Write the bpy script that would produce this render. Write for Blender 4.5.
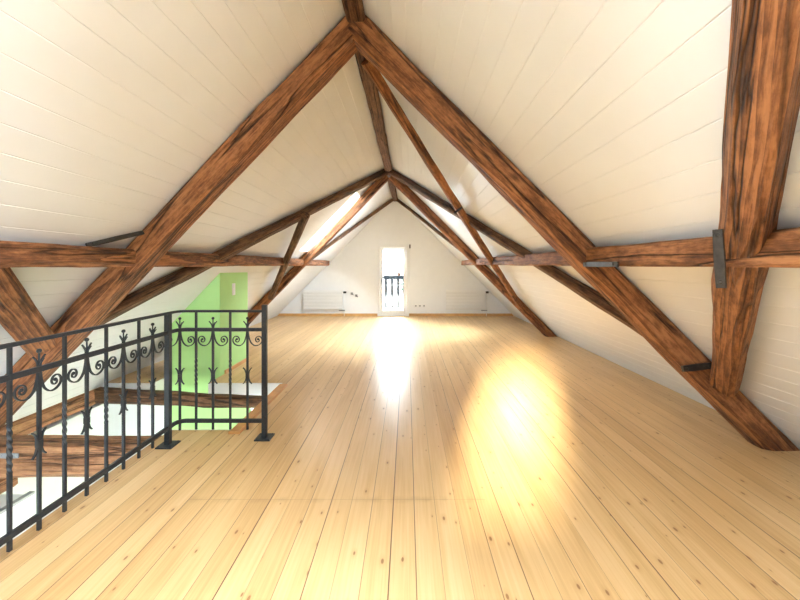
import bpy, bmesh, math, random
from mathutils import Vector, Matrix, noise

C = bpy.context.scene.collection
sc = bpy.context.scene
for o in list(bpy.data.objects):
    bpy.data.objects.remove(o)

# ------------------------------------------------------------------ helpers
class MB:
    """collects geometry for one mesh"""
    def __init__(self):
        self.v, self.f, self.m, self.s = [], [], [], []
    def poly(self, pts, mi=0, smooth=False):
        b = len(self.v)
        self.v += [tuple(p) for p in pts]
        self.f.append(tuple(range(b, b + len(pts)))); self.m.append(mi); self.s.append(smooth)
    def box(self, x0, x1, y0, y1, z0, z1, mi=0):
        p = [(x0,y0,z0),(x1,y0,z0),(x1,y1,z0),(x0,y1,z0),(x0,y0,z1),(x1,y0,z1),(x1,y1,z1),(x0,y1,z1)]
        b = len(self.v); self.v += p
        for q in ((0,3,2,1),(4,5,6,7),(0,1,5,4),(1,2,6,5),(2,3,7,6),(3,0,4,7)):
            self.f.append(tuple(b + i for i in q)); self.m.append(mi); self.s.append(False)
    def rings(self, rings, mi=0, smooth=True, cap=True):
        n = len(rings[0]); b = len(self.v)
        for r in rings: self.v += [tuple(p) for p in r]
        for i in range(len(rings) - 1):
            for k in range(n):
                k2 = (k + 1) % n
                self.f.append((b+i*n+k, b+i*n+k2, b+(i+1)*n+k2, b+(i+1)*n+k)); self.m.append(mi); self.s.append(smooth)
        if cap:
            self.f.append(tuple(b + k for k in reversed(range(n)))); self.m.append(mi); self.s.append(False)
            e = b + (len(rings) - 1) * n
            self.f.append(tuple(e + k for k in range(n))); self.m.append(mi); self.s.append(False)
    def tube(self, pts, r, n=8, r1=None, mi=0):
        pts = [Vector(p) for p in pts]; rr = []
        up = Vector((0.31, 0.22, 0.93)).normalized()
        for i, p in enumerate(pts):
            t = (pts[min(i+1, len(pts)-1)] - pts[max(i-1, 0)]).normalized()
            a = t.cross(up)
            if a.length < 1e-3: a = t.cross(Vector((1,0,0)))
            a.normalize(); b2 = t.cross(a).normalized()
            rad = r if r1 is None else r + (r1 - r) * i / max(1, len(pts)-1)
            rr.append([p + a*math.cos(2*math.pi*k/n)*rad + b2*math.sin(2*math.pi*k/n)*rad for k in range(n)])
        self.rings(rr, mi)
    def ball(self, c, r, n=10, mi=0, sz=1.0):
        c = Vector(c); rr = []
        for i in range(1, n):
            a = math.pi * i / n
            rr.append([c + Vector((r*math.sin(a)*math.cos(2*math.pi*k/n), r*math.sin(a)*math.sin(2*math.pi*k/n), -r*sz*math.cos(a))) for k in range(n)])
        self.rings(rr, mi)
    def build(self, name, mats, parent=None, matrix=None, bevel=0, sharp=None):
        me = bpy.data.meshes.new(name)
        me.from_pydata(self.v, [], self.f)
        if not isinstance(mats, (list, tuple)): mats = [mats]
        for m in mats: me.materials.append(m)
        for p, mi, s in zip(me.polygons, self.m, self.s):
            p.material_index = mi; p.use_smooth = s
        bm = bmesh.new(); bm.from_mesh(me)
        bmesh.ops.recalc_face_normals(bm, faces=bm.faces)
        bm.to_mesh(me); bm.free()
        if sharp: me.set_sharp_from_angle(angle=math.radians(sharp))
        o = bpy.data.objects.new(name, me); C.objects.link(o)
        if matrix is not None: o.matrix_world = matrix
        if parent is not None: o.parent = parent
        if bevel:
            b = o.modifiers.new('bevel', 'BEVEL'); b.width = bevel; b.segments = 2; b.limit_method = 'ANGLE'
        return o

def tag(o, label=None, cat=None, group=None, kind=None):
    if label: o['label'] = label
    if cat: o['category'] = cat
    if group: o['group'] = group
    if kind: o['kind'] = kind
    return o
def struct(o): o['kind'] = 'structure'; return o
def empty(name, loc=(0,0,0), rz=0):
    o = bpy.data.objects.new(name, None); C.objects.link(o)
    o.location = loc; o.rotation_euler = (0,0,rz); o.empty_display_size = .1
    return o

# ------------------------------------------------------------------ materials
def newmat(name):
    m = bpy.data.materials.new(name); m.use_nodes = True
    nt = m.node_tree; b = nt.nodes['Principled BSDF']
    return m, nt, b
def node(nt, typ, **kw):
    n = nt.nodes.new(typ)
    for k, v in kw.items():
        if k.startswith('i_'): n.inputs[int(k[2:])].default_value = v
        else: setattr(n, k, v)
    return n
def mathn(nt, op, a, b=None, clamp=False):
    n = nt.nodes.new('ShaderNodeMath'); n.operation = op; n.use_clamp = clamp
    for i, x in enumerate((a, b)):
        if x is None: continue
        if isinstance(x, (int, float)): n.inputs[i].default_value = x
        else: nt.links.new(x, n.inputs[i])
    return n.outputs[0]
def ramp(nt, fac, stops):
    r = nt.nodes.new('ShaderNodeValToRGB')
    while len(r.color_ramp.elements) < len(stops): r.color_ramp.elements.new(0.5)
    for e, (p, c) in zip(r.color_ramp.elements, stops):
        e.position = p; e.color = (c[0], c[1], c[2], 1)
    nt.links.new(fac, r.inputs[0]); return r.outputs[0]
def mixc(nt, fac, a, b, mode='MIX'):
    n = nt.nodes.new('ShaderNodeMix'); n.data_type = 'RGBA'; n.blend_type = mode
    for i, x in ((0, fac), (6, a), (7, b)):
        if isinstance(x, (int, float)): n.inputs[i].default_value = x
        elif isinstance(x, tuple): n.inputs[i].default_value = (*x, 1)
        else: nt.links.new(x, n.inputs[i])
    return n.outputs[2]

def plain(name, col, rough=.5, metal=0., var=.04, scale=30., spec=.5, bump=0.):
    m, nt, b = newmat(name)
    tc = node(nt, 'ShaderNodeTexCoord')
    nz = node(nt, 'ShaderNodeTexNoise'); nz.inputs['Scale'].default_value = scale; nz.inputs['Detail'].default_value = 4
    nt.links.new(tc.outputs['Object'], nz.inputs['Vector'])
    lo = tuple(max(0, c*(1-var)) for c in col); hi = tuple(min(1, c*(1+var)) for c in col)
    nt.links.new(ramp(nt, nz.outputs['Fac'], [(.3, lo), (.7, hi)]), b.inputs['Base Color'])
    b.inputs['Roughness'].default_value = rough; b.inputs['Metallic'].default_value = metal
    b.inputs['Specular IOR Level'].default_value = spec
    if bump:
        bp = node(nt, 'ShaderNodeBump'); bp.inputs['Strength'].default_value = bump; bp.inputs['Distance'].default_value = .002
        nt.links.new(nz.outputs['Fac'], bp.inputs['Height']); nt.links.new(bp.outputs[0], b.inputs['Normal'])
    return m

def timber_mat(name, dark, mid, light, amt=1.0):
    m, nt, b = newmat(name)
    tc = node(nt, 'ShaderNodeTexCoord'); oi = node(nt, 'ShaderNodeObjectInfo')
    off = node(nt, 'ShaderNodeVectorMath', operation='SCALE'); off.inputs[0].default_value = (37., 11., 23.)
    nt.links.new(oi.outputs['Random'], off.inputs['Scale'])
    add = node(nt, 'ShaderNodeVectorMath', operation='ADD')
    nt.links.new(tc.outputs['Object'], add.inputs[0]); nt.links.new(off.outputs[0], add.inputs[1])
    def stretched(sx, syz):
        mp = node(nt, 'ShaderNodeMapping'); mp.inputs['Scale'].default_value = (sx, syz, syz)
        nt.links.new(add.outputs[0], mp.inputs['Vector']); return mp.outputs[0]
    # fibres
    n1 = node(nt, 'ShaderNodeTexNoise'); n1.inputs['Scale'].default_value = 1; n1.inputs['Detail'].default_value = 8; n1.inputs['Roughness'].default_value = .68; n1.inputs['Distortion'].default_value = .9
    nt.links.new(stretched(3.2, 60), n1.inputs['Vector'])
    # broad tone
    n2 = node(nt, 'ShaderNodeTexNoise'); n2.inputs['Scale'].default_value = 1; n2.inputs['Detail'].default_value = 4; n2.inputs['Roughness'].default_value = .65
    nt.links.new(stretched(2.6, 11), n2.inputs['Vector'])
    # growth rings
    wv = node(nt, 'ShaderNodeTexWave', wave_type='BANDS', bands_direction='Y', wave_profile='SAW')
    wv.inputs['Scale'].default_value = 1.0; wv.inputs['Distortion'].default_value = 7.; wv.inputs['Detail'].default_value = 2.5; wv.inputs['Detail Scale'].default_value = .9
    nt.links.new(stretched(.9, 9.), wv.inputs['Vector'])
    n4 = node(nt, 'ShaderNodeTexNoise'); n4.inputs['Scale'].default_value = 1; n4.inputs['Detail'].default_value = 5; n4.inputs['Roughness'].default_value = .7
    nt.links.new(stretched(11, 30), n4.inputs['Vector'])
    # drying cracks
    n3 = node(nt, 'ShaderNodeTexNoise'); n3.inputs['Scale'].default_value = 1; n3.inputs['Detail'].default_value = 3; n3.inputs['Distortion'].default_value = .4
    nt.links.new(stretched(.6, 9.5), n3.inputs['Vector'])
    crack = mathn(nt, 'ABSOLUTE', mathn(nt, 'SUBTRACT', n3.outputs['Fac'], .5))
    crack = mathn(nt, 'SUBTRACT', 1., mathn(nt, 'MULTIPLY', crack, 32.), True)
    gate = node(nt, 'ShaderNodeTexNoise'); gate.inputs['Scale'].default_value = 1; gate.inputs['Detail'].default_value = 1
    nt.links.new(stretched(.8, 3), gate.inputs['Vector'])
    crack = mathn(nt, 'MULTIPLY', crack, mathn(nt, 'MULTIPLY', mathn(nt, 'SUBTRACT', gate.outputs['Fac'], .38), 9., True), True)
    # knots
    vo = node(nt, 'ShaderNodeTexVoronoi'); vo.inputs['Scale'].default_value = 1; vo.inputs['Randomness'].default_value = 1
    nt.links.new(stretched(3.0, 7.0), vo.inputs['Vector'])
    knot = mathn(nt, 'SUBTRACT', 1., mathn(nt, 'MULTIPLY', vo.outputs['Distance'], 5.), True)
    tone = mathn(nt, 'ADD', mathn(nt, 'MULTIPLY', n1.outputs['Fac'], .46), mathn(nt, 'ADD', mathn(nt, 'MULTIPLY', n2.outputs['Fac'], .34), mathn(nt, 'MULTIPLY', n4.outputs['Fac'], .38)))
    tone = mathn(nt, 'ADD', tone, mathn(nt, 'MULTIPLY', wv.outputs['Fac'], .14))
    col = ramp(nt, tone, [(.46, dark), (.61, mid), (.76, light)])
    dk = tuple(c*.28 for c in dark)
    col = mixc(nt, mathn(nt, 'MULTIPLY', crack, .9), col, dk)
    col = mixc(nt, mathn(nt, 'MULTIPLY', knot, .75), col, tuple(c*.6 for c in dark))
    nt.links.new(col, b.inputs['Base Color'])
    b.inputs['Roughness'].default_value = .62; b.inputs['Specular IOR Level'].default_value = .3
    h = mathn(nt, 'SUBTRACT', mathn(nt, 'ADD', n1.outputs['Fac'], mathn(nt, 'MULTIPLY', n2.outputs['Fac'], 1.2)), mathn(nt, 'MULTIPLY', crack, 2.2))
    bp = node(nt, 'ShaderNodeBump'); bp.inputs['Strength'].default_value = .8 * amt; bp.inputs['Distance'].default_value = .012
    nt.links.new(h, bp.inputs['Height']); nt.links.new(bp.outputs[0], b.inputs['Normal'])
    return m

BW = .131
def floor_mat(name):
    m, nt, b = newmat(name)
    tc = node(nt, 'ShaderNodeTexCoord'); sp = node(nt, 'ShaderNodeSeparateXYZ')
    nt.links.new(tc.outputs['Object'], sp.inputs[0])
    X, Y = sp.outputs[0], sp.outputs[1]
    bx = mathn(nt, 'DIVIDE', mathn(nt, 'ADD', X, 10 + .045), BW)
    idx = mathn(nt, 'FLOOR', bx); fx = mathn(nt, 'FRACT', bx)
    wn = node(nt, 'ShaderNodeTexWhiteNoise', noise_dimensions='1D'); nt.links.new(idx, wn.inputs['W'])
    # per board shifted coordinates
    cx = node(nt, 'ShaderNodeCombineXYZ')
    nt.links.new(X, cx.inputs[0]); nt.links.new(mathn(nt, 'ADD', Y, mathn(nt, 'MULTIPLY', wn.outputs['Value'], 40)), cx.inputs[1]); nt.links.new(mathn(nt, 'MULTIPLY', idx, 3.7), cx.inputs[2])
    def st(a, c):
        mp = node(nt, 'ShaderNodeMapping'); mp.inputs['Scale'].default_value = (a, c, 1); nt.links.new(cx.outputs[0], mp.inputs['Vector']); return mp.outputs[0]
    g = node(nt, 'ShaderNodeTexNoise'); g.inputs['Scale'].default_value = 1; g.inputs['Detail'].default_value = 5; g.inputs['Distortion'].default_value = .5
    nt.links.new(st(75, 1.7), g.inputs['Vector'])
    br = node(nt, 'ShaderNodeTexNoise'); br.inputs['Scale'].default_value = 1; br.inputs['Detail'].default_value = 3
    nt.links.new(st(9, 1.1), br.inputs['Vector'])
    tone = mathn(nt, 'ADD', mathn(nt, 'MULTIPLY', g.outputs['Fac'], .5), mathn(nt, 'MULTIPLY', br.outputs['Fac'], .5))
    tone = mathn(nt, 'ADD', tone, mathn(nt, 'MULTIPLY', mathn(nt, 'SUBTRACT', wn.outputs['Value'], .5), .22))
    col = ramp(nt, tone, [(.28, (.55, .325, .135)), (.52, (.68, .44, .205)), (.80, (.77, .54, .285))])
    # knots
    vo = node(nt, 'ShaderNodeTexVoronoi', voronoi_dimensions='2D'); vo.inputs['Scale'].default_value = 1
    nt.links.new(st(8.5, 3.6), vo.inputs['Vector'])
    sv = node(nt, 'ShaderNodeSeparateColor'); nt.links.new(vo.outputs['Color'], sv.inputs[0])
    size = mathn(nt, 'ADD', mathn(nt, 'MULTIPLY', sv.outputs[0], .07), .010)
    knot = mathn(nt, 'MULTIPLY', mathn(nt, 'SUBTRACT', 1., mathn(nt, 'DIVIDE', vo.outputs['Distance'], size)), 2.5, True)
    keep = mathn(nt, 'GREATER_THAN', sv.outputs[1], .45)
    knot = mathn(nt, 'MULTIPLY', knot, keep)
    col = mixc(nt, mathn(nt, 'MULTIPLY', knot, .8), col, (.17, .065, .022))
    halo = mathn(nt, 'MULTIPLY', mathn(nt, 'SUBTRACT', 1., mathn(nt, 'DIVIDE', vo.outputs['Distance'], mathn(nt, 'MULTIPLY', size, 3.))), keep, True)
    col = mixc(nt, mathn(nt, 'MULTIPLY', halo, .35), col, (.42, .19, .06))
    # seams between boards, each of its own width
    wn2 = node(nt, 'ShaderNodeTexWhiteNoise', noise_dimensions='1D'); nt.links.new(mathn(nt, 'ADD', idx, .5), wn2.inputs['W'])
    sw = mathn(nt, 'ADD', mathn(nt, 'MULTIPLY', mathn(nt, 'POWER', wn2.outputs['Value'], 2.0), .034), .016)
    seam = mathn(nt, 'LESS_THAN', fx, sw)
    sd = mathn(nt, 'ADD', mathn(nt, 'MULTIPLY', wn2.outputs['Value'], .45), .5)
    col = mixc(nt, mathn(nt, 'MULTIPLY', seam, sd), col, (.10, .045, .02))
    # one row of butt joints with dirt in them
    dn = node(nt, 'ShaderNodeTexNoise'); dn.inputs['Scale'].default_value = 9; dn.inputs['Detail'].default_value = 3
    nt.links.new(tc.outputs['Object'], dn.inputs['Vector'])
    jd = mathn(nt, 'ABSOLUTE', mathn(nt, 'SUBTRACT', Y, 2.38))
    inx = mathn(nt, 'MULTIPLY', mathn(nt, 'GREATER_THAN', X, -1.4), mathn(nt, 'LESS_THAN', X, .5))
    joint = mathn(nt, 'MULTIPLY', mathn(nt, 'LESS_THAN', jd, .0028), inx)
    smut = mathn(nt, 'MULTIPLY', mathn(nt, 'SUBTRACT', 1., mathn(nt, 'DIVIDE', jd, .045), True), mathn(nt, 'MULTIPLY', mathn(nt, 'SUBTRACT', dn.outputs['Fac'], .42), 3., True))
    smut = mathn(nt, 'MULTIPLY', smut, inx)
    col = mixc(nt, mathn(nt, 'MULTIPLY', smut, .4), col, (.28, .13, .06))
    col = mixc(nt, mathn(nt, 'MULTIPLY', joint, .22), col, (.22, .11, .05))
    nt.links.new(col, b.inputs['Base Color'])
    rg = mathn(nt, 'ADD', mathn(nt, 'MULTIPLY', br.outputs['Fac'], .14), .27)
    nt.links.new(rg, b.inputs['Roughness'])
    b.inputs['Specular IOR Level'].default_value = .38
    b.inputs['Coat Weight'].default_value = .12; b.inputs['Coat Roughness'].default_value = .16
    h = mathn(nt, 'SUBTRACT', mathn(nt, 'MULTIPLY', g.outputs['Fac'], .15), seam)
    bp = node(nt, 'ShaderNodeBump'); bp.inputs['Strength'].default_value = .35; bp.inputs['Distance'].default_value = .003
    nt.links.new(h, bp.inputs['Height']); nt.links.new(bp.outputs[0], b.inputs['Normal'])
    return m

def glass_mat(name):
    m = bpy.data.materials.new(name); m.use_nodes = True; nt = m.node_tree
    nt.nodes.clear()
    out = node(nt, 'ShaderNodeOutputMaterial'); tr = node(nt, 'ShaderNodeBsdfTransparent'); gl = node(nt, 'ShaderNodeBsdfGlossy')
    tr.inputs[0].default_value = (.96, .985, .985, 1); gl.inputs['Roughness'].default_value = .02
    mx = node(nt, 'ShaderNodeMixShader'); fr = node(nt, 'ShaderNodeFresnel'); fr.inputs[0].default_value = 1.45
    nt.links.new(mathn(nt, 'MULTIPLY', fr.outputs[0], .8), mx.inputs[0]); nt.links.new(tr.outputs[0], mx.inputs[1]); nt.links.new(gl.outputs[0], mx.inputs[2])
    nt.links.new(mx.outputs[0], out.inputs[0]); return m

M = {}
M['beam'] = timber_mat('old_timber', (.034, .012, .006), (.160, .058, .021), (.40, .165, .062))
M['beam_dark'] = timber_mat('old_dark_timber', (.030, .015, .008), (.09, .041, .020), (.22, .11, .052))
M['tie'] = timber_mat('tie_timber', (.10, .045, .022), (.24, .105, .045), (.44, .22, .105))
M['floor'] = floor_mat('pine_floorboards')
M['panel'] = plain('white_painted_boards', (.75, .757, .765), .42, var=.015, scale=3, spec=.4)
M['wall'] = plain('white_plaster', (.875, .89, .90), .8, var=.012, scale=6, bump=.1)
M['white'] = plain('white_lacquer', (.86, .86, .85), .35, var=.01)
M['lowwall'] = plain('white_stairwell_plaster', (.80, .82, .83), .8, var=.01, scale=5)
M['green'] = plain('green_plaster', (.45, .75, .29), .75, var=.02, scale=8, bump=.1)
M['iron'] = plain('wrought_iron', (.018, .022, .028), .42, metal=.15, var=.25, scale=60, bump=.3)
M['oldiron'] = plain('old_iron', (.05, .042, .035), .5, metal=.6, var=.3, scale=40, bump=.4)
M['orange'] = plain('varnished_pine_trim', (.62, .30, .10), .4, var=.12, scale=9)
M['base'] = plain('pine_baseboard', (.64, .36, .13), .4, var=.1, scale=9)
M['black'] = plain('black_plastic', (.02, .02, .022), .4)
M['grey'] = plain('grey_metal', (.33, .35, .37), .4, metal=.4)
M['railing_out'] = plain('dark_stained_wood', (.010, .012, .014), .8, var=.2, spec=.1)
M['leaf'] = plain('garden_leaves', (.035, .085, .03), .7, var=.4, scale=4)
M['terracotta'] = plain('terracotta', (.12, .05, .025), .8, var=.1)
M['render'] = plain('white_render', (.05, .052, .054), .9, var=.02, scale=2)
M['tiles'] = plain('grey_roof', (.35, .34, .34), .8, var=.15)
M['winframe'] = plain('grey_window', (.03, .032, .035), .6)
M['concrete'] = plain('balcony_concrete', (.35, .37, .40), .85, var=.1)
M['glass'] = glass_mat('window_glass')

# ------------------------------------------------------------------ the roof's geometry
Y0, Y1 = -2.8, 10.94
def lin(y, a3, aD): return a3 + (aD - a3) * (y - 3.0) / (Y1 - 3.0)
def ridge(y): return Vector((lin(y, -.43, -.353), y, lin(y, 3.63, 3.53)))
def foot(side, y): return Vector((lin(y, -3.85, -3.82) if side < 0 else lin(y, 3.19, 3.147), y, 0))
def rp(side, y, Z, off=0.0):
    """point on the inner face of the roof at depth y and height Z, off metres inside it"""
    a, b = foot(side, y), ridge(y)
    p = a + (b - a) * (Z / b.z)
    return p + rn(side, y) * off
def rn(side, y):
    a, b = foot(side, y), ridge(y)
    d = (b - a).normalized()
    return Vector((-d.z * side, 0, d.x * side)).normalized() if True else None

# ------------------------------------------------------------------ floor, ceilings, walls
xs = [-4.1, -3.85, -3.22, -2.52, -2.15, -1.58, 3.35]
ys = [Y0, .9, 3.38, 4.73, 5.0, Y1 + .1]
def in_hole(x, y):
    return (-3.85 < x < -2.15 and .9 < y < 3.38) or (-3.85 < x < -1.58 and 3.38 < y < 4.73) or (-3.22 < x < -2.52 and 4.73 < y < 5.0)
m = MB()
for i in range(len(xs)-1):
    for j in range(len(ys)-1):
        if in_hole((xs[i]+xs[i+1])/2, (ys[j]+ys[j+1])/2): continue
        m.poly([(xs[i],ys[j],0),(xs[i+1],ys[j],0),(xs[i+1],ys[j+1],0),(xs[i],ys[j+1],0)])
struct(m.build('floor', M['floor']))
m = MB()                                                     # the ceiling of the storey below
for i in range(len(xs)-1):
    for j in range(len(ys)-1):
        if in_hole((xs[i]+xs[i+1])/2, (ys[j]+ys[j+1])/2): continue
        m.poly([(xs[i],ys[j],-.26),(xs[i],ys[j+1],-.26),(xs[i+1],ys[j+1],-.26),(xs[i+1],ys[j],-.26)])
struct(m.build('ceiling_lower', M['lowwall']))

NB = 34
def ceiling(name, side, holes):
    """boards with V-grooves, one slope; holes = (y0, y1, first board, last board)"""
    mb = MB(); g = .005
    L = (ridge(3) - foot(side, 3)).length
    gt = g / L
    t0 = -.05
    def P(y, t, out=0.0):
        a, b = foot(side, y), ridge(y)
        return a + (b - a) * t - rn(side, y) * out
    for i in range(-1, NB):
        ta, tb = i / NB, (i + 1) / NB
        if i == -1: ta = t0
        spans = [(Y0, Y1 + .1)]
        for (h0, h1, b0, b1) in holes:
            if b0 <= i <= b1:
                n = []
                for (a, b) in spans:
                    if a < h0 < h1 < b: n += [(a, h0), (h1, b)]
                    else: n.append((a, b))
                spans = n
        for (a, b) in spans:
            k = max(1, int((b - a) / 1.5))
            for q in range(k):
                ya, yb = a + (b-a)*q/k, a + (b-a)*(q+1)/k
                mb.poly([P(ya, ta+gt), P(yb, ta+gt), P(yb, tb-gt*.6), P(ya, tb-gt*.6)])
                mb.poly([P(ya, ta, .0028), P(yb, ta, .0028), P(yb, ta+gt), P(ya, ta+gt)])
                mb.poly([P(ya, tb-gt*.6), P(yb, tb-gt*.6), P(yb, tb, .0028), P(ya, tb, .0028)])
    o = struct(mb.build(name, M['panel']))
    for (h0, h1, b0, b1) in holes: pass
    return P
sky_l = (7.32, 8.02, 17, 27); sky_lr_added = (-.8, .3, 19, 29)
sky_r = (7.96, 8.75, 12, 30); sky_rr_added = (-1.2, .6, 19, 31)
PL = ceiling('ceiling_left', -1, [sky_l, sky_lr_added])
PR = ceiling('ceiling_right', 1, [sky_r, sky_rr_added])

def portal(name, c, n, up, w, h):
    ld = bpy.data.lights.new(name, 'AREA'); ld.shape = 'RECTANGLE'; ld.size = w; ld.size_y = h
    ld.cycles.is_portal = True
    o = bpy.data.objects.new(name, ld); C.objects.link(o)
    z = -Vector(n).normalized(); y = Vector(up); y = (y - z * y.dot(z)).normalized(); x = y.cross(z)
    o.matrix_world = Matrix(((x.x,y.x,z.x,c[0]),(x.y,y.y,z.y,c[1]),(x.z,y.z,z.z,c[2]),(0,0,0,1)))
    return o

wn_count = [0]
def skylight(P, side, h, depth):
    """a roof window: boarded reveal, frame, pane"""
    y0, y1, b0, b1 = h
    ta, tb = b0 / NB, (b1 + 1) / NB
    wn_count[0] += 1
    mb = MB()
    cor = [(y0, ta), (y1, ta), (y1, tb), (y0, tb)]
    for k in range(4):
        (ya, t_a), (yb, t_b) = cor[k], cor[(k+1) % 4]
        mb.poly([P(ya, t_a, -.002), P(yb, t_b, -.002), P(yb, t_b, depth), P(ya, t_a, depth)])
    win = struct(mb.build('window_%d' % wn_count[0], M['white']))
    fm = MB(); f = .06; ft = f / (ridge(3) - foot(side, 3)).length
    inn = [(y0+f, ta+ft), (y1-f, ta+ft), (y1-f, tb-ft), (y0+f, tb-ft)]
    for k in range(4):
        (a1, a2), (c1, c2) = cor[k], cor[(k+1) % 4]; (b1_, b2_), (d1, d2) = inn[k], inn[(k+1) % 4]
        for dz in (depth - .06, depth):
            fm.poly([P(a1, a2, dz), P(c1, c2, dz), P(d1, d2, dz), P(b1_, b2_, dz)])
        fm.poly([P(b1_, b2_, depth-.06), P(d1, d2, depth-.06), P(d1, d2, depth), P(b1_, b2_, depth)])
    fm.build('window_frame', M['white'], win)
    gm = MB(); gm.poly([P(a, b, depth-.02) for a, b in inn]); gm.build('window_pane', M['glass'], win)
    c = P((y0+y1)/2, (ta+tb)/2, depth + .02)
    portal('skylight_portal', c, rn(side, y0), Vector((0,1,0)), (tb-ta)*4.9, y1-y0)
    return win
skylight(PL, -1, sky_l, .30)
skylight(PR, 1, sky_r, .25)  # unseen roof window behind the far rafter, added to brighten the gable end
skylight(PL, -1, sky_lr_added, .65)  # added out of view for daylight; its deep reveal keeps the sun out
skylight(PR, 1, sky_rr_added, .65)  # another unseen roof window, added to light the left floor and slope

# far gable wall with the balcony door
DL, DR, DT = -.838, .03, 2.055
def zr(x, y):
    s = -1 if x < ridge(y).x else 1
    a, b = foot(s, y), ridge(y)
    return b.z * (x - a.x) / (b.x - a.x)
m = MB(); e = .12
y = Y1
fl, frr, ap = foot(-1, y), foot(1, y), ridge(y)
def wallpoly(pts, y, th):
    m.poly([(a, y, b) for a, b in pts]); m.poly([(a, y + th, b) for a, b in reversed(pts)])
wallpoly([(fl.x-.3, -.1), (DL, -.1), (DL, zr(DL, y)+.1), (fl.x-.3, -.1+.01)], y, .3)
wallpoly([(DR, -.1), (frr.x+.3, -.1), (frr.x+.3, -.09), (DR, zr(DR, y)+.1)], y, .3)
wallpoly([(DL, DT), (DR, DT), (DR, zr(DR, y)+.1), (ap.x, ap.z+.1), (DL, zr(DL, y)+.1)], y, .3)
m.poly([(DL,y,0),(DL,y+.3,0),(DL,y+.3,DT),(DL,y,DT)]); m.poly([(DR,y,0),(DR,y+.3,0),(DR,y+.3,DT),(DR,y,DT)])
m.poly([(DL,y,DT),(DR,y,DT),(DR,y+.3,DT),(DL,y+.3,DT)]); m.poly([(DL,y,-.02),(DR,y,-.02),(DR,y+.3,-.02),(DL,y+.3,-.02)])
struct(m.build('wall_far', M['wall']))

# rear gable wall behind the viewer, with an added window for the sun patch
m = MB(); y = Y0
W1 = (-1.42, -.72, 1.12, 1.70)
fl, frr, ap = foot(-1, y), foot(1, y), ridge(y)
def col(x0, x1, z0=None, z1=None):
    n = 6
    for k in range(n):
        a, b = x0+(x1-x0)*k/n, x0+(x1-x0)*(k+1)/n
        za0 = -.1 if z0 is None else z0
        m.poly([(a,y,za0),(b,y,za0),(b,y, (zr(b,y)+.1) if z1 is None else z1),(a,y,(zr(a,y)+.1) if z1 is None else z1)])
col(fl.x-.3, W1[0]); col(W1[0], W1[1], -.1, W1[2]); col(W1[0], W1[1], W1[3], None)
col(W1[1], ap.x); col(ap.x, frr.x+.3)
struct(m.build('wall_back', M['wall']))
for w in (W1,):
    wn_count[0] += 1
    f = MB()
    for a in ((w[0], w[0]+.05, w[2], w[3]), (w[1]-.05, w[1], w[2], w[3]), (w[0], w[1], w[2], w[2]+.05), (w[0], w[1], w[3]-.05, w[3])):
        f.box(a[0], a[1], y-.06, y, a[2], a[3])
    win = struct(f.build('window_%d' % wn_count[0], M['white']))
    g = MB(); g.poly([(w[0]+.05,y-.03,w[2]+.05),(w[1]-.05,y-.03,w[2]+.05),(w[1]-.05,y-.03,w[3]-.05),(w[0]+.05,y-.03,w[3]-.05)]); g.build('window_pane', M['glass'], win)
    portal('window_portal', ((w[0]+w[1])/2, y-.09, (w[2]+w[3])/2), (0,1,0), (0,0,1), w[1]-w[0], w[3]-w[2])

# baseboard along the far wall, both sides of the door
m = MB(); m.box(foot(-1,Y1).x+.02, DL-.03, Y1-.022, Y1-.001, .001, .075); struct(m.build('baseboard_left', M['base'], bevel=.004))
m = MB(); m.box(DR+.03, foot(1,Y1).x-.02, Y1-.022, Y1-.001, .001, .075); struct(m.build('baseboard_right', M['base'], bevel=.004))

# ------------------------------------------------------------------ balcony door
y = Y1 - .01
m = MB(); fw = .055
for a in ((DL, DL+fw, 0, DT), (DR-fw, DR, 0, DT), (DL+fw, DR-fw, DT-fw, DT), (DL+fw, DR-fw, 0.0, .04)):
    m.box(a[0], a[1], y-.02, y+.09, a[2], a[3])
door = struct(m.build('door_1', M['white'], bevel=.006))
m = MB(); a0, a1, sw = DL+fw+.004, DR-fw-.004, .07
for a in ((a0, a0+sw, .045, DT-fw-.005), (a1-sw, a1, .045, DT-fw-.005), (a0+sw, a1-sw, DT-fw-.005-sw*.6, DT-fw-.005), (a0+sw, a1-sw, .045, .17)):
    m.box(a[0], a[1], y+.0, y+.07, a[2], a[3])
leaf = m.build('door_leaf', M['white'], door, bevel=.008)
m = MB(); m.poly([(a0+sw,y+.035,.17),(a1-sw,y+.035,.17),(a1-sw,y+.035,DT-fw-.03),(a0+sw,y+.035,DT-fw-.03)]); m.build('door_pane', M['glass'], door)
m = MB(); m.box(a0+.02, a0+.045, y-.012, y+.0, .92, 1.1); m.tube([(a0+.033,y-.01,1.03),(a0+.033,y-.05,1.03),(a0+.13,y-.05,1.03)], .009); m.build('door_handle', M['grey'], door)
portal('door_portal', ((DL+DR)/2, Y1+.28, 1.02), (0,-1,0), (0,0,1), DR-DL, 2.05)
# thin crank rod right of the door
m = MB(); m.tube([(.085,Y1-.03,2.0),(.08,Y1-.03,1.0)], .006)
t = m.build('shutter_crank', M['white']); tag(t, 'thin pale crank rod hanging with a black joint right of the balcony door', 'crank rod')
m = MB(); m.box(.068, .102, Y1-.05, Y1-.001, 1.99, 2.1); m.build('crank_joint', M['black'], t, bevel=.004)['label'] = 'black joint at the top of the rod'

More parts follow.
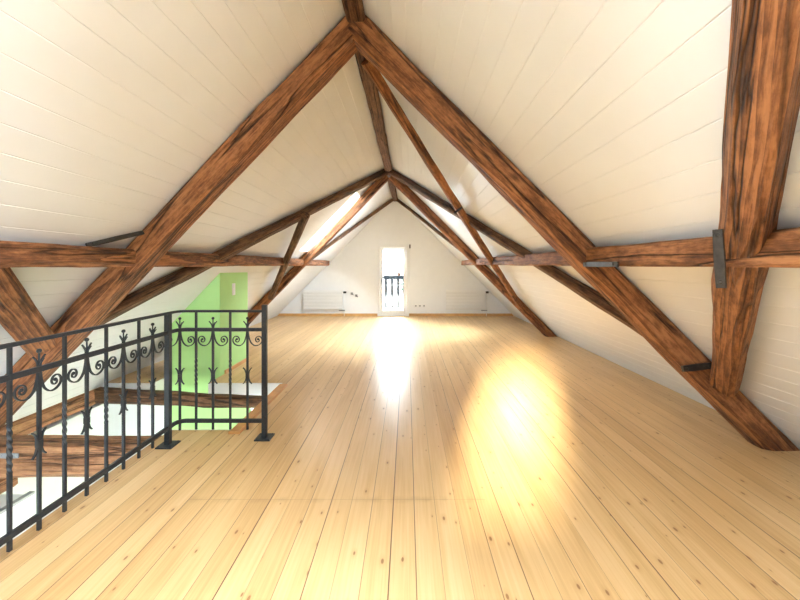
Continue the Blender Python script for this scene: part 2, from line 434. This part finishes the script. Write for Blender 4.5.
# ------------------------------------------------------------------ outside the door
m = MB(); m.box(-2.2, 1.6, Y1+.3, 12.5, -.16, -.02); struct(m.build('floor_balcony', M['railing_out']))
m = MB()
for s_ in (-1, 1):
    f_, r_ = foot(s_, Y1), ridge(Y1); d_ = (r_ - f_)
    a_ = f_ - d_*.12 + Vector((0,.1,.32)); b_ = r_ + Vector((0,.1,.32)); q = Vector((0, 1.7, 0))
    m.poly([a_, a_+q, b_+q, b_]); m.poly([a_+Vector((0,0,.1)), b_+Vector((0,0,.1)), b_+q+Vector((0,0,.1)), a_+q+Vector((0,0,.1))])
    m.poly([a_+q, b_+q, b_+q+Vector((0,0,.1)), a_+q+Vector((0,0,.1))])
struct(m.build('ceiling_added_eave', M['railing_out']))  # overhang added to shade the balcony railing
m = MB(); m.poly([(-60,-40,-5.6),(60,-40,-5.6),(60,80,-5.6),(-60,80,-5.6)]); struct(m.build('ground', M['concrete']))
r = empty('balcony_railing', (-.4, 12.3, 0)); tag(r, 'dark wooden balcony railing seen through the glass door', 'railing')
m = MB(); m.box(-1.8, 1.9, -.05, .05, 1.03, 1.145); m.build('handrail', M['railing_out'], r)
m = MB(); m.box(-1.8, 1.9, -.03, .03, .02, .09); m.build('lower_rail', M['grey'], r)
for k in range(-6, 9):
    x = -.295 + .2*k; m = MB()
    prof = [(.03, .09), (.024, .45), (.04, .55), (.04, .78), (.032, .84), (.04, .9), (.04, 1.03)]
    m.rings([[(x-w,-.012,z),(x+w,-.012,z),(x+w,.012,z),(x-w,.012,z)] for w, z in prof], smooth=False)
    m.build('baluster', M['railing_out'], r)
# shrub and pot behind the railing
random.seed(4)
def bush(name, c, rad, h, n, mat, parent=None):
    mb = MB()
    for k in range(n):
        th = random.uniform(0, 2*math.pi); u = random.uniform(-1, 1); q = random.random() ** .4
        p = Vector((c[0] + rad*q*math.cos(th)*math.sqrt(1-u*u), c[1] + rad*q*math.sin(th)*math.sqrt(1-u*u), c[2] + h*q*u))
        d = Vector((random.uniform(-1,1), random.uniform(-1,1), random.uniform(-1,1))).normalized(); s = random.uniform(.03, .06)
        a = d.orthogonal().normalized() * s * .5
        mb.poly([p - d*s, p + a, p + d*s, p - a])
    return mb.build(name, mat, parent)
t = empty('garden_shrub', (.0, 13.1, -.5)); tag(t, 'green shrub behind the right half of the balcony railing', 'shrub')
bush('foliage', (0, 0, 1.3), .26, .42, 420, M['leaf'], t)
m = MB(); m.tube([(0,0,0),(.02,0,.6),(0,0,1.2)], .025); m.build('stem', M['terracotta'], t)
t = empty('dried_plant', (-.27, 12.3, 1.146)); tag(t, 'small brown dried plant standing on the balcony handrail', 'plant')
m = MB()
for k in range(7):
    a = k*.9; m.tube([(0,0,.05),(.05*math.cos(a),.03*math.sin(a),.14),(.1*math.cos(a),.05*math.sin(a),.2+.02*(k%3))], .008)
m.build('twigs', M['terracotta'], t)
m = MB(); m.rings([[(r_*math.cos(2*math.pi*k/12), r_*math.sin(2*math.pi*k/12), z) for k in range(12)] for r_, z in ((.045,0),(.06,.08),(.065,.08))]); m.build('pot', M['terracotta'], t)
# pale neighbouring house
t = empty('neighbour_house', (2.5, 27, -4.5)); tag(t, 'overexposed white neighbouring house seen through the balcony door', 'house')
m = MB(); m.box(-4.2, 6, 0, 6, 0, 7.2); m.build('house_wall', M['render'], t)
m = MB()
m.poly([(-4.6,-.4,7.2),(6.4,-.4,7.2),(6.4,3,9.2),(-4.6,3,9.2)]); m.poly([(6.4,6.4,7.2),(-4.6,6.4,7.2),(-4.6,3,9.2),(6.4,3,9.2)])
m.poly([(-4.6,-.4,7.2),(-4.6,3,9.2),(-4.6,6.4,7.2)]); m.poly([(6.4,-.4,7.2),(6.4,3,9.2),(6.4,6.4,7.2)])
m.build('house_roof', M['render'], t)
for x, z in ((-3.2, 4.7), (-.9, 4.7)):
    m = MB()
    for a in ((x, x+.06, z, z+1.2), (x+.9, x+.96, z, z+1.2), (x, x+.96, z, z+.06), (x, x+.96, z+1.14, z+1.2), (x+.45, x+.5, z, z+1.2)):
        m.box(a[0], a[1], -.05, -.01, a[2], a[3])
    m.build('house_window', M['winframe'], t)

# ------------------------------------------------------------------ timbers
def timber(name, label, cat, p0, p1, w, h, nrm, seed, mat='beam', w1=None, h1=None, cham=.022, rough=1.0, group=None):
    """hewn beam; w across, h along nrm; ends are the centres of the end faces"""
    p0, p1 = Vector(p0), Vector(p1); ax = (p1 - p0); L = ax.length; ax.normalize()
    z = Vector(nrm); z = (z - ax * z.dot(ax)).normalized(); yv = z.cross(ax)
    w1 = w if w1 is None else w1; h1 = h if h1 is None else h1
    rnd = random.Random(seed)
    ch = [cham * rnd.uniform(.35, 1.7) for _ in range(4)]
    n = max(4, int(L / .11)); rr = []
    so = seed * 7.31
    for i in range(n + 1):
        t = i / n; x = L * t
        ww, hh = (w + (w1-w)*t) / 2, (h + (h1-h)*t) / 2
        c = [max(.004, ch[k] * (1 + .9 * noise.noise(Vector((x*1.3, k*5.1, so))))) for k in range(4)]
        pts = [( ww, -hh+c[0]), ( ww, 0), ( ww, hh-c[1]), ( ww-c[1], hh), (0, hh), (-ww+c[2], hh),
               (-ww, hh-c[2]), (-ww, 0), (-ww, -hh+c[3]), (-ww+c[3], -hh), (0, -hh), ( ww-c[0], -hh)]
        bow = Vector((noise.noise(Vector((x*.5, so, 1.7))), noise.noise(Vector((x*.5, so, 9.2))))) * .010 * rough
        ring = []
        for k, (a, b) in enumerate(pts):
            d = noise.noise(Vector((x*2.6, k*1.9 + so, 3.3))) * .007 * rough + noise.noise(Vector((x*9., k*3.9, so))) * .0025 * rough
            s = 1 + d / max(ww, hh)
            ring.append((x, a*s + bow.x, min(b*s + bow.y, hh + .004) if True else b))
        rr.append(ring)
    mb = MB(); mb.rings(rr, smooth=True)
    mw = Matrix(((ax.x, yv.x, z.x, p0.x), (ax.y, yv.y, z.y, p0.y), (ax.z, yv.z, z.z, p0.z), (0,0,0,1)))
    o = mb.build(name, M[mat], None, mw, sharp=24)
    tag(o, label, cat, group)
    return o

def roofbeam(name, label, side, a, b, w, h, seed, gap=.012, **kw):
    """beam lying under the roof slope between (y, Z) a and b"""
    off = h / 2 + gap
    n = -rn(side, (a[0]+b[0])/2)
    return timber(name, label, 'beam', rp(side, a[0], a[1], off), rp(side, b[0], b[1], off), w, h, n, seed, **kw)

def part_box(name, mat, parent, c, size, ax, nrm, bevel=.002, label=None):
    """a small forged bar given in the world, kept as a child of its timber"""
    ax = Vector(ax).normalized(); z = Vector(nrm); z = (z - ax*z.dot(ax)).normalized(); yv = z.cross(ax)
    mb = MB(); a, b, cc = size
    n = 8
    rr = []
    for i in range(n+1):
        x = -a/2 + a*i/n; q = 1 - .12*abs(2*i/n-1)
        rr.append([(x,-b/2*q,-cc/2),(x,b/2*q,-cc/2),(x,b/2*q,cc/2),(x,-b/2*q,cc/2)])
    mb.rings(rr, smooth=False)
    for s in (-1, 1):
        mb.ball((s*a*.4, 0, cc/2), b*.28, 8, sz=.6)
    mw = Matrix(((ax.x, yv.x, z.x, c[0]), (ax.y, yv.y, z.y, c[1]), (ax.z, yv.z, z.z, c[2]), (0,0,0,1)))
    o = mb.build(name, mat, None, mw, bevel=bevel)
    o.parent = parent; o.matrix_parent_inverse = parent.matrix_world.inverted()
    if label: o['label'] = label
    return o

# ridge beam
a, b = ridge(-2.6), ridge(10.9)
timber('ridge_beam', 'dark old ridge beam running under the roof peak', 'beam', (a.x+.02, a.y, a.z-.13), (b.x+.01, b.y, b.z-.125), .15, .10, (0,0,1), 11, 'beam_dark')

# near truss
T1 = 3.1
RL = roofbeam('rafter', 'thick old rafter of the nearest truss descending behind the iron railing', -1, (T1, -.02), (T1, 3.54), .2, .19, 21)
RR = roofbeam('rafter', 'thick near rafter whose foot stands on the floorboards below the wide leaning brace', 1, (T1, -.04), (T1, 3.54), .2, .2, 22)
# far truss
T2 = 7.85
roofbeam('rafter', 'slimmer far rafter descending behind the green chimney block', -1, (T2, .08), (T2, 3.44), .17, .17, 23)
FR = roofbeam('rafter', 'slimmer far rafter standing free on the floor opposite the green chimney block', 1, (T2, -.03), (T2, 3.44), .17, .17, 24)

# purlins at eye height
def purlin_x(side, y, Z): return rp(side, y, Z, .10).x
PUL = timber('purlin', 'long level purlin beam passing above the iron railing and the green block', 'beam',
     (rp(-1,-2.6,1.62,.095).x, -2.6, 1.56), (rp(-1,10.2,1.6,.085).x, 10.2, 1.555), .14, .145, (0,0,1), 31, h1=.14, w1=.14)
PUR = timber('purlin', 'long level purlin beam crossed by the wide leaning brace with an iron strap', 'beam',
     (rp(1,-2.6,1.62,.10).x, -2.6, 1.57), (rp(1,9.8,1.6,.085).x, 9.8, 1.56), .15, .16, (0,0,1), 32, h1=.12, w1=.14)

# wind braces under the slopes
WR = roofbeam('wind_brace', 'wide old brace leaning over the level purlin with an iron strap', 1, (2.96, .60), (.55, 2.53), .178, .12, 41, gap=.038, cham=.03)
roofbeam('wind_brace', 'wide old brace at the picture edge behind the railing, rising over the level purlin', -1, (2.96, .92), (.5, 2.62), .19, .13, 42, gap=.03, cham=.03)
roofbeam('wind_brace', 'long dark diagonal brace rising over the green block to the far ridge joint', -1, (3.3, 1.03), (7.72, 3.5), .13, .11, 43, mat='beam_dark')
roofbeam('wind_brace', 'long dark diagonal brace crossed by another one on the slope without a skylight', 1, (3.25, .86), (7.72, 3.5), .12, .11, 44, mat='beam_dark')
WB = roofbeam('wind_brace', 'steep reddish brace running from the near ridge down to the free-standing far rafter', 1, (3.5, 3.5), (7.78, .72), .10, .09, 45, gap=.075)
roofbeam('wind_brace', 'short steep brace between long diagonal and far rafter beside the skylight', -1, (5.5, 2.34), (7.75, .92), .12, .1, 46, gap=.1, mat='beam_dark')
roofbeam('wind_brace', 'thin dark brace between far rafter and gable on the skylight side', -1, (10.75, 3.42), (8.35, 1.66), .075, .08, 47, mat='beam_dark')
roofbeam('wind_brace', 'thin dark brace between far rafter and gable above the balcony door, away from the skylight', 1, (10.75, 3.42), (8.35, 1.66), .075, .08, 48, mat='beam_dark')

# forged iron on the timbers
c = (rp(-1, 2.9, 1.72, .16)); 
part_box('iron_strap', M['oldiron'], RL, (-2.185, 2.80, 1.70), (.40, .035, .014), (.14, .31, .11), (.5,-.6,.3), label='flat grey iron strap tying rafter and purlin')
part_box('iron_strap', M['oldiron'], RR, (1.412, 2.73, 1.505), (.50, .04, .016), (0.02, 1, 0.0), (-1,0,0), label='dark flat iron strap lying over rafter and purlin')
part_box('iron_strap', M['oldiron'], RR, (2.31, 2.965, .685), (.23, .05, .03), (1, .0, .12), (0,-1,.2), label='dark iron clamp at the foot of the brace')
mid = None
cs = rp(1, 1.58, 1.70, .245)
part_box('iron_strap', M['oldiron'], WR, cs, (.25, .04, .014), (-.06, .0, 1), (-.72, -.35, .2), label='dark vertical iron strap tying brace and purlin')
cb = rp(1, 5.55, 2.12, .25)
part_box('iron_bolt', M['black'], WB, (.69, 5.03, 2.24), (.14, .025, .02), (.7, .2, .5), (-.6,-.5,-.2), label='black iron bolt where the two braces cross')

# timbers in and around the stairwell
TIE = timber('tie_beam', 'massive hewn tie beam crossing the stairwell just behind the railing', 'beam', (-4.0, 3.275, -.185), (-2.17, 3.275, -.185), .25, .29, (0,0,1), 51, 'tie', cham=.03)
part_box('iron_strap', M['grey'], TIE, (-3.36, 3.14, -.11), (.16, .045, .012), (1,0,0), (0,-1,0), label='grey iron strap on the tie beam')
timber('wall_plate', 'low timber plate along the foot of the slope beside the stairwell', 'beam', (-3.93, .3, -.135), (-3.93, 4.72, -.135), .15, .19, (0,0,1), 52, 'tie')
timber('trimmer_beam', 'dark timber spanning the stairwell in front of the green wall', 'beam', (-3.86, 4.66, -.13), (-1.60, 4.34, -.10), .13, .18, (0,0,1), 53, 'beam_dark', h1=.12)
timber('joist', 'short dark timber low in the stairwell below the tie beam', 'beam', (-3.62, .6, -.44), (-3.62, 3.38, -.44), .16, .14, (0,0,1), 54, 'tie')
t = timber('edge_board', 'orange pine curb along the stairwell edge by the right railing post', 'board', (-1.535, 3.30, -.052), (-1.535, 4.62, -.052), .10, .15, (0,0,1), 55, 'beam', cham=.004, rough=.15)
t.data.materials[0] = M['orange']

# white trims on the edges of the floor opening
m = MB(); m.box(-2.168, -2.152, .9, 3.14, -.25, .0); struct(m.build('trim_1', M['white']))
m = MB()
m.box(-2.52, -1.6, 4.715, 4.732, -.25, .0); m.box(-3.85, -3.22, 4.715, 4.732, -.25, .0)
m.box(-3.237, -3.222, 4.73, 5.0, -.25, .0)
struct(m.build('trim_2', M['white']))
m = MB(); m.box(-2.15, -1.6, 3.382, 3.40, -.25, -.002); struct(m.build('trim_3', M['white']))

# green boxed-in chimney under the slope, going down into the stairwell
GX0, GX1, GY0, GY1 = -3.22, -2.515, 5.0, 5.87
m = MB()
def gz(x, y): return zr(x, y) + .02
m.poly([(GX0,GY0,-2.7),(GX1,GY0,-2.7),(GX1,GY0,gz(GX1,GY0)),(GX0,GY0,gz(GX0,GY0))])
m.poly([(GX1,GY0,-2.7),(GX1,GY1,-2.7),(GX1,GY1,gz(GX1,GY1)),(GX1,GY0,gz(GX1,GY0))])
m.poly([(GX0,GY1,0),(GX1,GY1,0),(GX1,GY1,gz(GX1,GY1)),(GX0,GY1,gz(GX0,GY1))])
m.poly([(GX0,GY0,0),(GX0,GY1,0),(GX0,GY1,gz(GX0,GY1)),(GX0,GY0,gz(GX0,GY0))])
m.poly([(GX1,GY0,-2.7),(-2.09,GY0,-2.7),(-2.09,GY0,-.262),(GX1,GY0,-.262)])
struct(m.build('wall_green', M['green']))
m = MB(); m.box(GX1+.001, GX1+.022, GY0+.12, GY1, .001, .05); struct(m.build('baseboard_green', M['orange'], bevel=.003))
t = empty('light_switch', (GX1+.001, 5.385, 1.15)); tag(t, 'white double light switch on the side of the green block', 'light switch')
m = MB(); m.box(0, .010, -.045, .045, -.085, .085); m.build('switch_plate', M['white'], t, bevel=.004)
for z in (-.04, .04):
    m = MB(); m.box(.010, .016, -.03, .03, z-.032, z+.032); m.build('rocker', M['white'], t, bevel=.003)

# the storey below, as far as the stairwell shows it
m = MB(); m.poly([(-4.6,.2,-2.7),(-1.0,.2,-2.7),(-1.0,5.9,-2.7),(-4.6,5.9,-2.7)]); struct(m.build('floor_lower', M['lowwall']))
m = MB(); m.poly([(-4.02,.2,-2.75),(-4.02,5.1,-2.75),(-4.02,5.1,.02),(-4.02,.2,.02)]); struct(m.build('wall_lower_left', M['lowwall']))
m = MB(); m.poly([(-1.2,.2,-2.75),(-1.2,5.1,-2.75),(-1.2,5.1,-.25),(-1.2,.2,-.25)]); struct(m.build('wall_lower_right', M['lowwall']))
m = MB()
m.poly([(-4.05,5.02,-2.75),(GX0,5.02,-2.75),(GX0,5.02,-.2),(-4.05,5.02,-.2)]); m.poly([(-2.09,5.02,-2.75),(-1.15,5.02,-2.75),(-1.15,5.02,-.2),(-2.09,5.02,-.2)])
struct(m.build('wall_lower_far', M['lowwall']))
wy = .25; LW = (-3.4, -2.2, -1.75, -.6)  # unseen window opening, added to light the stairwell
m = MB()
m.poly([(-4.1,wy,-2.75),(LW[0],wy,-2.75),(LW[0],wy,0),(-4.1,wy,0)]); m.poly([(LW[1],wy,-2.75),(-1.1,wy,-2.75),(-1.1,wy,0),(LW[1],wy,0)])
m.poly([(LW[0],wy,-2.75),(LW[1],wy,-2.75),(LW[1],wy,LW[2]),(LW[0],wy,LW[2])]); m.poly([(LW[0],wy,LW[3]),(LW[1],wy,LW[3]),(LW[1],wy,0),(LW[0],wy,0)])
struct(m.build('wall_lower_near', M['lowwall']))
wn_count[0] += 1
f = MB()
for a in ((LW[0], LW[0]+.06, LW[2], LW[3]), (LW[1]-.06, LW[1], LW[2], LW[3]), (LW[0], LW[1], LW[2], LW[2]+.06), (LW[0], LW[1], LW[3]-.06, LW[3])):
    f.box(a[0], a[1], wy-.06, wy-.002, a[2], a[3])
win = struct(f.build('window_%d' % wn_count[0], M['white']))
g = MB(); g.poly([(LW[0],wy-.03,LW[2]),(LW[1],wy-.03,LW[2]),(LW[1],wy-.03,LW[3]),(LW[0],wy-.03,LW[3])]); g.build('window_pane', M['glass'], win)
portal('lower_portal', ((LW[0]+LW[1])/2, wy-.1, (LW[2]+LW[3])/2), (0,1,0), (0,0,1), LW[1]-LW[0], LW[3]-LW[2])
# low white stair parapet with a grey rail along its top
m = MB(); m.box(-4.0, -3.46, .8, 3.44, -2.7, -.62)
par = struct(m.build('wall_parapet', M['lowwall']))
m = MB(); m.box(-3.50, -3.45, .8, 3.45, -.62, -.595); m.build('coping', M['grey'], par, bevel=.004)

# ------------------------------------------------------------------ wrought-iron railing
RX, RY = -1.98, 3.225
rail = empty('iron_railing', (RX, 3.1, 0))
tag(rail, 'black wrought-iron stair railing with scrolls and crown finials around the floor opening', 'railing')
ro = Vector(rail.location)
ZT, ZM, ZB = 1.10, .94, .150
def frame(p, u):
    """railing frame: u along the rail, z up; local origin on the floor"""
    u = Vector(u); n = u.cross(Vector((0,0,1)))
    q = Vector(p) - ro
    return Matrix(((u.x, n.x, 0, q.x), (u.y, n.y, 0, q.y), (u.z, n.z, 1, q.z), (0,0,0,1)))
def catmull(pts, n=5):
    P = [Vector((a, 0, b)) for a, b in pts]; P = [P[0]*2-P[1]] + P + [P[-1]*2-P[-2]]; out = []
    for i in range(1, len(P)-2):
        for k in range(n):
            t = k / n; a, b, c, d = P[i-1], P[i], P[i+1], P[i+2]
            out.append(.5*((2*b) + (c-a)*t + (2*a-5*b+4*c-d)*t*t + (3*b-a-3*c+d)*t**3))
    out.append(P[-2]); return out
def flat_sweep(mb, pts, w, th):
    rr = []
    for i, p in enumerate(pts):
        t = (pts[min(i+1, len(pts)-1)] - pts[max(i-1, 0)]).normalized()
        nrm = Vector((-t.z, 0, t.x)); yy = Vector((0,1,0))
        q = w * (1 - .45 * i / (len(pts)-1))
        rr.append([p + nrm*th/2 + yy*q/2, p - nrm*th/2 + yy*q/2, p - nrm*th/2 - yy*q/2, p + nrm*th/2 - yy*q/2])
    mb.rings(rr, smooth=False)
SCROLL = [(.006,.0),(.012,-.045),(.028,-.095),(.06,-.125),(.096,-.122),(.122,-.098),(.124,-.066),(.104,-.046),(.08,-.052),(.070,-.074),(.080,-.094),(.098,-.092),(.102,-.077),(.092,-.071)]
def square_rings(z0, z1, s, twist=0, n=1):
    out = []
    for i in range(n+1):
        a = math.pi/4 + twist*i/n; z = z0 + (z1-z0)*i/n
        r_ = s / math.sqrt(2)
        out.append([(r_*math.cos(a+k*math.pi/2), r_*math.sin(a+k*math.pi/2), z) for k in range(4)])
    return out
S = .0155
def baluster(p, u, crown, sides=(1,-1)):
    mw = frame(p, u); mb = MB()
    if crown:
        mb.rings(square_rings(.075, ZM+.005, S), smooth=False)
        b = mb.build('baluster', M['iron'], rail, mw)
        f = MB()
        f.tube([(0,0,ZM),(0,0,ZM+.088)], .006, r1=.0045)
        f.ball((0,0,ZM+.098), .0125, 8)
        for s in (1, -1):
            flat_sweep(f, catmull([(s*.004,ZM+.0),(s*.007,ZM+.028),(s*.016,ZM+.05),(s*.034,ZM+.073)]), .014, .006)
        f.tube([(0,.004,ZM),(0,.008,ZM+.03),(0,.028,ZM+.06)], .005, r1=.003); f.tube([(0,-.004,ZM),(0,-.008,ZM+.03),(0,-.028,ZM+.06)], .005, r1=.003)
        f.build('crown_finial', M['iron'], b)
        x = MB()
        for s in (1, -1):
            flat_sweep(x, catmull([(s*.009,.54),(s*.012,.565),(s*.022,.592),(s*.038,.61)]), .016, .007)
            flat_sweep(x, catmull([(s*.009,.54),(s*.012,.515),(s*.022,.488),(s*.038,.47)]), .016, .007)
        x.rings(square_rings(.522, .558, .024), smooth=False)
        x.build('leaf_ornament', M['iron'], b)
        for s in sides:
            c = MB(); flat_sweep(c, catmull([(s*a, ZM-.012+q) for a, q in SCROLL]), .013, .007); c.ball((s*.092, 0, ZM-.083), .010, 8)
            c.build('scroll', M['iron'], b)
    else:
        mb.rings(square_rings(.075, .46, S), smooth=False)
        mb.rings(square_rings(.46, .70, S*1.08, 2*math.pi*1.5, 40), smooth=False)
        mb.rings(square_rings(.70, ZT, S), smooth=False)
        mb.build('baluster', M['iron'], rail, mw)
DS = .149
ds = [1.853 + DS*k for k in range(-6, 8)]
for k, yb in enumerate(ds):
    baluster((RX, yb, 0), (0,1,0), k % 2 == 1)
baluster((RX+.02, RY-.015, 0), (1,0,0), True)
flat = None
for k, xb in enumerate((-1.828, -1.682, -1.532, -1.383)):
    baluster((xb, RY, 0), (1,0,0), k % 2 == 1)
# rails with a rounded corner
def rail_bar(name, z, w, h):
    R = .07; pts = [Vector((RX, .85, z))]
    pts.append(Vector((RX, RY-R, z)))
    for k in range(1, 8):
        a = math.pi - math.pi/2*k/8
        pts.append(Vector((RX+R+R*math.cos(a), RY-R+R*math.sin(a), z)))
    pts += [Vector((RX+R, RY, z)), Vector((-1.245, RY, z))]
    rr = []
    for i, p in enumerate(pts):
        t = (pts[min(i+1, len(pts)-1)] - pts[max(i-1, 0)]).normalized(); n = Vector((t.y, -t.x, 0))
        q = p - ro
        rr.append([q + n*w/2 + Vector((0,0,-h/2)), q + n*w/2 + Vector((0,0,h/2)), q - n*w/2 + Vector((0,0,h/2)), q - n*w/2 + Vector((0,0,-h/2))])
    mb = MB(); mb.rings(rr, smooth=False); mb.build(name, M['iron'], rail, bevel=.002)
rail_bar('top_rail', ZT, .030, .020)
rail_bar('middle_rail', ZM, .022, .030)
rail_bar('bottom_rail', ZB, .022, .032)
def post(x, y, top, s):
    mb = MB(); mb.rings([[(a*s/2, b*s/2, z) for a, b in ((1,1),(-1,1),(-1,-1),(1,-1))] for z in (.012, top)], smooth=False)
    p = mb.build('post', M['iron'], rail, Matrix.Translation(Vector((x, y, 0)) - ro), bevel=.003)
    b = MB(); b.box(-.066, .066, -.066, .066, .0015, .012)
    for sx in (-1, 1):
        for sy in (-1, 1): b.rings([[(sx*.05+.008*math.cos(k*math.pi/3), sy*.05+.008*math.sin(k*math.pi/3), z) for k in range(6)] for z in (.011, .018)], smooth=False)
    b.build('base_plate', M['iron'], p)
post(RX-.005, 3.09, ZT+.0, .042)
post(-1.235, RY, ZT+.055, .040)
post(RX, .85, ZT, .042)

# ------------------------------------------------------------------ along the far wall
def radiator(x0, label, seed):
    t = empty('radiator', (x0, Y1, 0)); tag(t, label, 'radiator', 'panel radiators on the gable wall')
    W, z0, z1 = 1.13, .19, .76
    m = MB(); m.box(0, W, -.055, -.02, z0, z1)
    t_ = m.build('panel', M['white'], t, bevel=.006)
    n = 6
    for k in range(n):
        mm = MB(); za = z0 + .01 + (z1-z0-.02)*k/n; zb = z0 + .01 + (z1-z0-.02)*(k+1)/n - .022
        mm.box(.0, W, -.075, -.054, za, zb)
        mm.build('heating_tube', M['white'], t, bevel=.007)
    for x in (.15, W-.15):
        mm = MB(); mm.box(x-.02, x+.02, -.02, -.001, z0+.05, z1-.05); mm.build('bracket', M['white'], t)
    v = MB(); v.tube([(W, -.045, z1-.06), (W+.06, -.045, z1-.06)], .012); v.tube([(W+.05,-.045,z1-.06),(W+.05,-.045,.0)], .008); v.build('pipe', M['white'], t)
    v = MB(); v.tube([(W+.03,-.045,z1-.06),(W+.11,-.045,z1-.06)], .03, 12); v.build('thermostat_valve', M['black'], t)['label'] = 'black thermostat valve'
    v = MB(); v.box(W-.10, W+.07, -.065, -.025, .155, .185); v.build('lower_connection', M['grey'], t, bevel=.004)['label'] = 'grey lower pipe connection'
radiator(-3.02, 'white panel radiator on the gable wall between skylight slope and cable outlets', 1)
radiator(1.147, 'white panel radiator on the gable wall beyond the row of sockets', 2)
for i, (x, z, lab) in enumerate(((-1.62, .66, 'grey cable outlet on the gable wall, the one nearer the radiator'), (-1.49, .60, 'grey cable outlet on the gable wall, the one nearer the balcony door'))):
    t = empty('cable_outlet', (x, Y1-.001, z)); tag(t, lab, 'outlet', 'cable outlets beside the balcony door')
    m = MB(); m.box(-.035, .035, -.012, 0, -.035, .035); m.build('cover_plate', M['grey'], t, bevel=.004)
    m = MB(); m.tube([(0,-.01,0),(.02,-.035,-.01),(.05,-.03,-.04)], .008); m.build('cable_end', M['black'], t)
for i, (x, lab) in enumerate(((.26, 'white wall socket nearest to the balcony door'), (.38, 'white wall socket in the middle of the row of three'), (.50, 'white wall socket farthest from the balcony door'))):
    t = empty('wall_socket', (x, Y1-.001, .30)); tag(t, lab, 'socket', 'row of sockets right of the door')
    m = MB(); m.box(-.041, .041, -.010, 0, -.041, .041); m.build('socket_plate', M['white'], t, bevel=.004)
    m = MB(); m.rings([[(.024*math.cos(2*math.pi*k/16), yy, .024*math.sin(2*math.pi*k/16)) for k in range(16)] for yy in (-.0102, -.0125)]); m.build('socket_insert', M['grey'], t)

for o in C.objects:
    g = {'rafter': 'rafters of the two roof trusses', 'purlin': 'level purlins under both slopes', 'wind_brace': 'diagonal braces under the roof slopes'}.get(o.name.split('.')[0])
    if g: o['group'] = g

# ------------------------------------------------------------------ light
w = bpy.data.worlds.new('sky'); sc.world = w; w.use_nodes = True
bg = w.node_tree.nodes['Background']; bg.inputs[0].default_value = (.80, .91, 1.0, 1); bg.inputs[1].default_value = 38.0
sd = bpy.data.lights.new('sun', 'SUN'); sd.energy = 110; sd.angle = math.radians(5); sd.color = (1.0, .88, .66)
so = bpy.data.objects.new('sun', sd); C.objects.link(so)
d = Vector((1.65, 5.0, -1.0)).normalized()
so.rotation_euler = d.to_track_quat('-Z', 'Y').to_euler()

# ------------------------------------------------------------------ camera
cd = bpy.data.cameras.new('camera'); cam = bpy.data.objects.new('camera', cd); C.objects.link(cam)
F = 372.0
cd.sensor_width = 36; cd.lens = 36 * F / 800
cd.shift_x = -7 / 800; cd.shift_y = -35 / 800; cd.clip_start = .03
cam.location = (0, 0, 1.5); cam.rotation_euler = (math.pi/2, 0, 0)
sc.camera = cam
sc.view_settings.view_transform = 'Standard'; sc.view_settings.look = 'None'
sc.view_settings.exposure = 0.48; sc.view_settings.gamma = 1; sc.view_settings.use_curve_mapping = False
